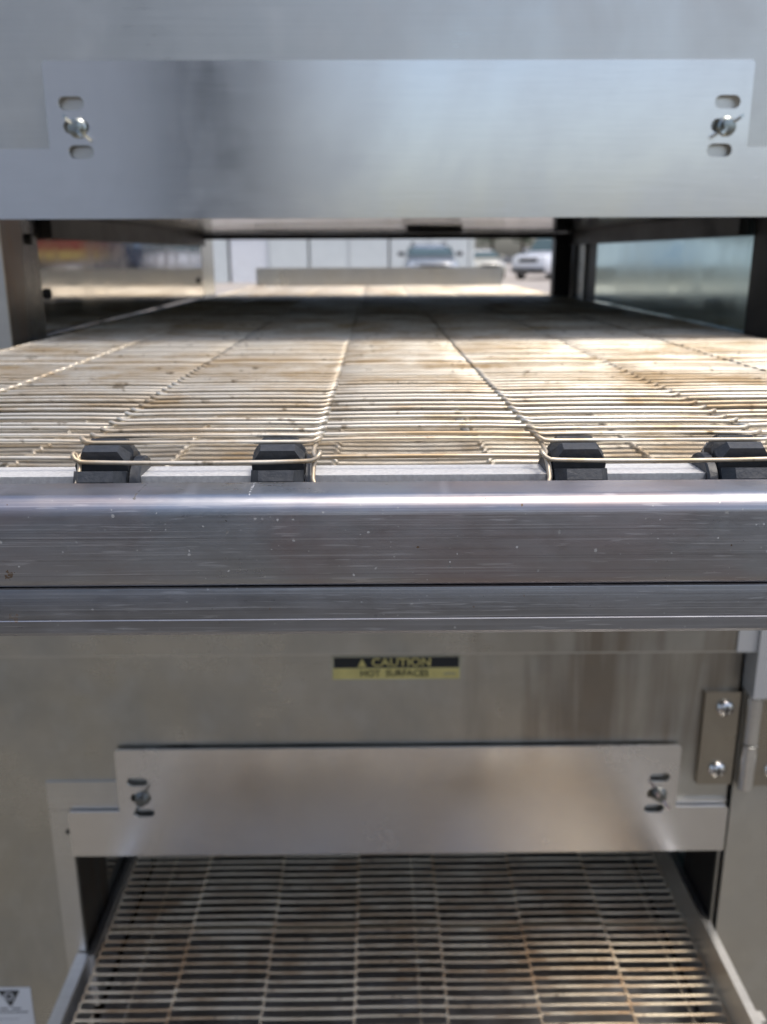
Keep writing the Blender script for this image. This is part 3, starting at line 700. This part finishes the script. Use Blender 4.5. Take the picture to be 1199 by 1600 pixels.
car('parked_car', 'silver car with roof bars parked left of the two others', 'car', (1.95, 33.0, 0), R(0), 'paint_silver', 4.5, 1.84, 1.50, 0.98, True, True)
car('parked_car', 'small cream car parked between the silver car and the white one', 'car', (5.3, 46.5, 0), R(6), 'paint_cream', 4.3, 1.76, 1.40, 0.86, False)
car('parked_car', 'large white car at the right edge of the tunnel view', 'car', (8.65, 45.0, 0), R(-38), 'paint_white', 4.9, 1.98, 1.95, 1.15, True)
car('parked_car', 'dark blue car reflected in the left tunnel wall', 'car', (16.2, 59.0, 0), R(10), 'paint_navy', 4.4, 1.8, 1.45, 0.9, False)

def box_truck():
    root = empty('box_truck', (15.6, 49, 0)); tag(root, 'red box truck with yellow stripe reflected in the left tunnel wall', 'truck')
    bo('cargo_box', 13.4, 19.0, 48, 50.4, 0.9, 3.3, 'paint_red', root, 0.05)
    M['paint_yellow'] = plain('truck_paint_yellow', (0.48, 0.36, 0.12), 0.35)
    bo('stripe', 13.42, 18.98, 47.98, 48.0, 0.95, 1.42, 'paint_yellow', root, 0)
    bm = bmesh.new(); prism(bm, [(11.3, 0.5), (13.3, 0.5), (13.3, 2.5), (12.4, 2.5), (11.75, 1.6), (11.3, 1.45)], 48.1, 50.3, 'y', ident); bevel(bm, 0.06); cab = finish('cab', bm, 'paint_navy', root)
    bo('door_window', 12.1, 12.9, 48.07, 48.1, 1.6, 2.2, 'glass', root, 0)
    for x in (12.4, 17.4):
        for y in (48.05, 50.1):
            bm = bmesh.new(); lathe(bm, [(0, 0.46), (0.02, 0.5), (0.24, 0.5), (0.26, 0.46)], (x, y, 0.5), 'y', 24, ident); finish('wheel', bm, 'tyre', root)
box_truck()

def tree_meshes(seed):
    rnd = random.Random(seed)
    bm = bmesh.new()
    clumps = [(Vector((rnd.gauss(0, 1.1), rnd.gauss(0, 1.1), rnd.uniform(2.6, 6.3))), rnd.uniform(0.55, 1.1)) for _ in range(16)]
    for c, r_ in clumps:
        for _ in range(110):
            d = Vector((rnd.gauss(0, 1), rnd.gauss(0, 1), rnd.gauss(0, 0.8))).normalized() * r_ * rnd.uniform(0.5, 1.05)
            p = c + d; a = Vector((rnd.uniform(-1, 1), rnd.uniform(-1, 1), rnd.uniform(-1, 1))).normalized() * 0.16
            b = a.cross(Vector((rnd.uniform(-1, 1), rnd.uniform(-1, 1), rnd.uniform(-1, 1)))).normalized() * 0.10
            bm.faces.new([bm.verts.new(q) for q in (p - a, p + b, p + a, p - b)])
    cr = bpy.data.meshes.new('crown'); bm.to_mesh(cr); bm.free(); cr.materials.append(M['leaf'])
    bm = bmesh.new()
    def limb(pts, r0, r1):
        for i in range(len(pts) - 1): pass
        n = 7; rings = []
        for i, p in enumerate(pts):
            rr = r0 + (r1 - r0) * i / (len(pts) - 1)
            rings.append([bm.verts.new(Vector(p) + Vector((math.cos(2 * math.pi * j / n) * rr, math.sin(2 * math.pi * j / n) * rr, 0))) for j in range(n)])
        for a, b in zip(rings, rings[1:]):
            for j in range(n): bm.faces.new((a[j], a[(j + 1) % n], b[(j + 1) % n], b[j]))
    limb([(0, 0, 0), (0.05, 0, 1.4), (0, 0.08, 2.8), (0.1, 0, 4.6)], 0.2, 0.06)
    for c, r_ in clumps[:6]: limb([(0.02, 0.05, 2.0), tuple(c * 0.5 + Vector((0, 0, 1.2))), tuple(c)], 0.08, 0.02)
    tr = bpy.data.meshes.new('trunk'); bm.to_mesh(tr); bm.free(); tr.materials.append(M['bark'])
    return cr, tr
M['leaf'] = plain('grey_green_foliage', (0.07, 0.10, 0.06), 0.6, 0, 0.3, 3)
M['bark'] = plain('bark', (0.10, 0.08, 0.06), 0.9)
TM = [tree_meshes(3), tree_meshes(9)]
where = ['just right of the silver car', 'left of the large white car', 'right behind the large white car', 'behind the red truck cab', 'behind the red truck cargo box']
for i, (x, y) in enumerate(((9.6, 76), (12.6, 79), (16.0, 77), (22.5, 82), (29, 80))):
    t = empty('tree', (x, y, 0), None, i * 1.3); tag(t, 'leafy tree in the distance ' + where[i], 'tree', 'trees at the back of the yard')
    for nm, me in (('crown', TM[i % 2][0]), ('trunk', TM[i % 2][1])):
        o = bpy.data.objects.new(nm, me); col.objects.link(o); o.parent = t

# concrete apron the oven stands on
M['apron'] = plain('dusty_concrete_apron', (0.130, 0.122, 0.106), 0.85, 0, 0.2, 3)
bm = bmesh.new(); bm.faces.new([bm.verts.new(p) for p in ((-14, -1.9, 0.004), (14, -1.9, 0.004), (14, 8.99, 0.004), (-14, 8.99, 0.004))]); ap = finish('concrete_apron', bm, 'apron', None, None); ap['kind'] = 'structure'
# pale concrete of the far parking lot
M['lot'] = plain('pale_parking_concrete', (0.40, 0.36, 0.32), 0.85, 0, 0.15, 0.8)
bm = bmesh.new(); bm.faces.new([bm.verts.new(p) for p in ((-60, 9, 0.004), (80, 9, 0.004), (80, 120, 0.004), (-60, 120, 0.004))]); lot = finish('pavement', bm, 'lot', None, None); lot['kind'] = 'structure'
# two bins mirrored in the right tunnel wall
M['blue'] = plain('blue_plastic', (0.05, 0.18, 0.36), 0.5); M['teal'] = plain('teal_plastic', (0.05, 0.16, 0.18), 0.5)
def bin_(label, x, y, w, d, h, mat):
    root = empty('waste_bin', (x, y, 0)); tag(root, label, 'bin')
    bm = bmesh.new()
    a = [bm.verts.new((x + sx * w * 0.42, y + sy * d * 0.42, 0.06)) for sx, sy in ((-1, -1), (1, -1), (1, 1), (-1, 1))]
    b = [bm.verts.new((x + sx * w * 0.5, y + sy * d * 0.5, h - 0.08)) for sx, sy in ((-1, -1), (1, -1), (1, 1), (-1, 1))]
    bm.faces.new(a); bm.faces.new(b)
    for j in range(4): bm.faces.new((a[j], a[(j + 1) % 4], b[(j + 1) % 4], b[j]))
    bevel(bm, 0.03); finish('tub', bm, mat, root)
    bm = bmesh.new(); prism(bm, [(y - d * 0.53, h - 0.078), (y + d * 0.53, h - 0.078), (y + d * 0.53, h), (y, h + 0.05), (y - d * 0.53, h - 0.02)], x - w * 0.53, x + w * 0.53, 'x', ident); bevel(bm, 0.02); finish('lid', bm, mat, root)
    for s in (-1, 1):
        bm = bmesh.new(); lathe(bm, [(-0.03, 0.09), (0.03, 0.09)], (x + s * w * 0.4, y + d * 0.4, 0.091), 'x', 16, ident); finish('wheel', bm, 'tyre', root)
bin_('tall blue wheeled bin mirrored in the right tunnel wall', -11.0, 36.5, 1.0, 1.0, 1.45, 'blue')
bin_('dark teal wheeled bin mirrored low in the right tunnel wall', -6.35, 15.5, 0.6, 0.6, 0.95, 'teal')

# the shed unseen behind the camera, added to darken what the steel mirrors
def blocker():
    root = empty('mirror_blocker', (-5.2, -8.0, 0)); tag(root, 'added unseen grey shed with dark panel for the steel baffle to mirror', 'building')
    bo('wall', -9.5, -1.60, -6.6, -6.4, 0, 5.2, 'bgrey', root); bo('wall', -9.7, -9.51, -10.6, -6.4, 0, 5.2, 'bgrey', root)  # walls of the added unseen shed
    bo('wall', -0.75, -0.65, -10.6, -6.4, 0, 5.2, 'bgrey', root); bo('wall', -9.5, -0.76, -10.6, -10.45, 0, 5.2, 'bgrey', root)
    bo('door', -1.59, -0.76, -6.58, -6.45, 0.02, 5.0, 'bdark', root)  # dark panel added to give the baffle its dark reflected band
    bo('roof', -9.9, -0.55, -10.8, -6.2, 5.21, 5.4, 'roof', root)
blocker()
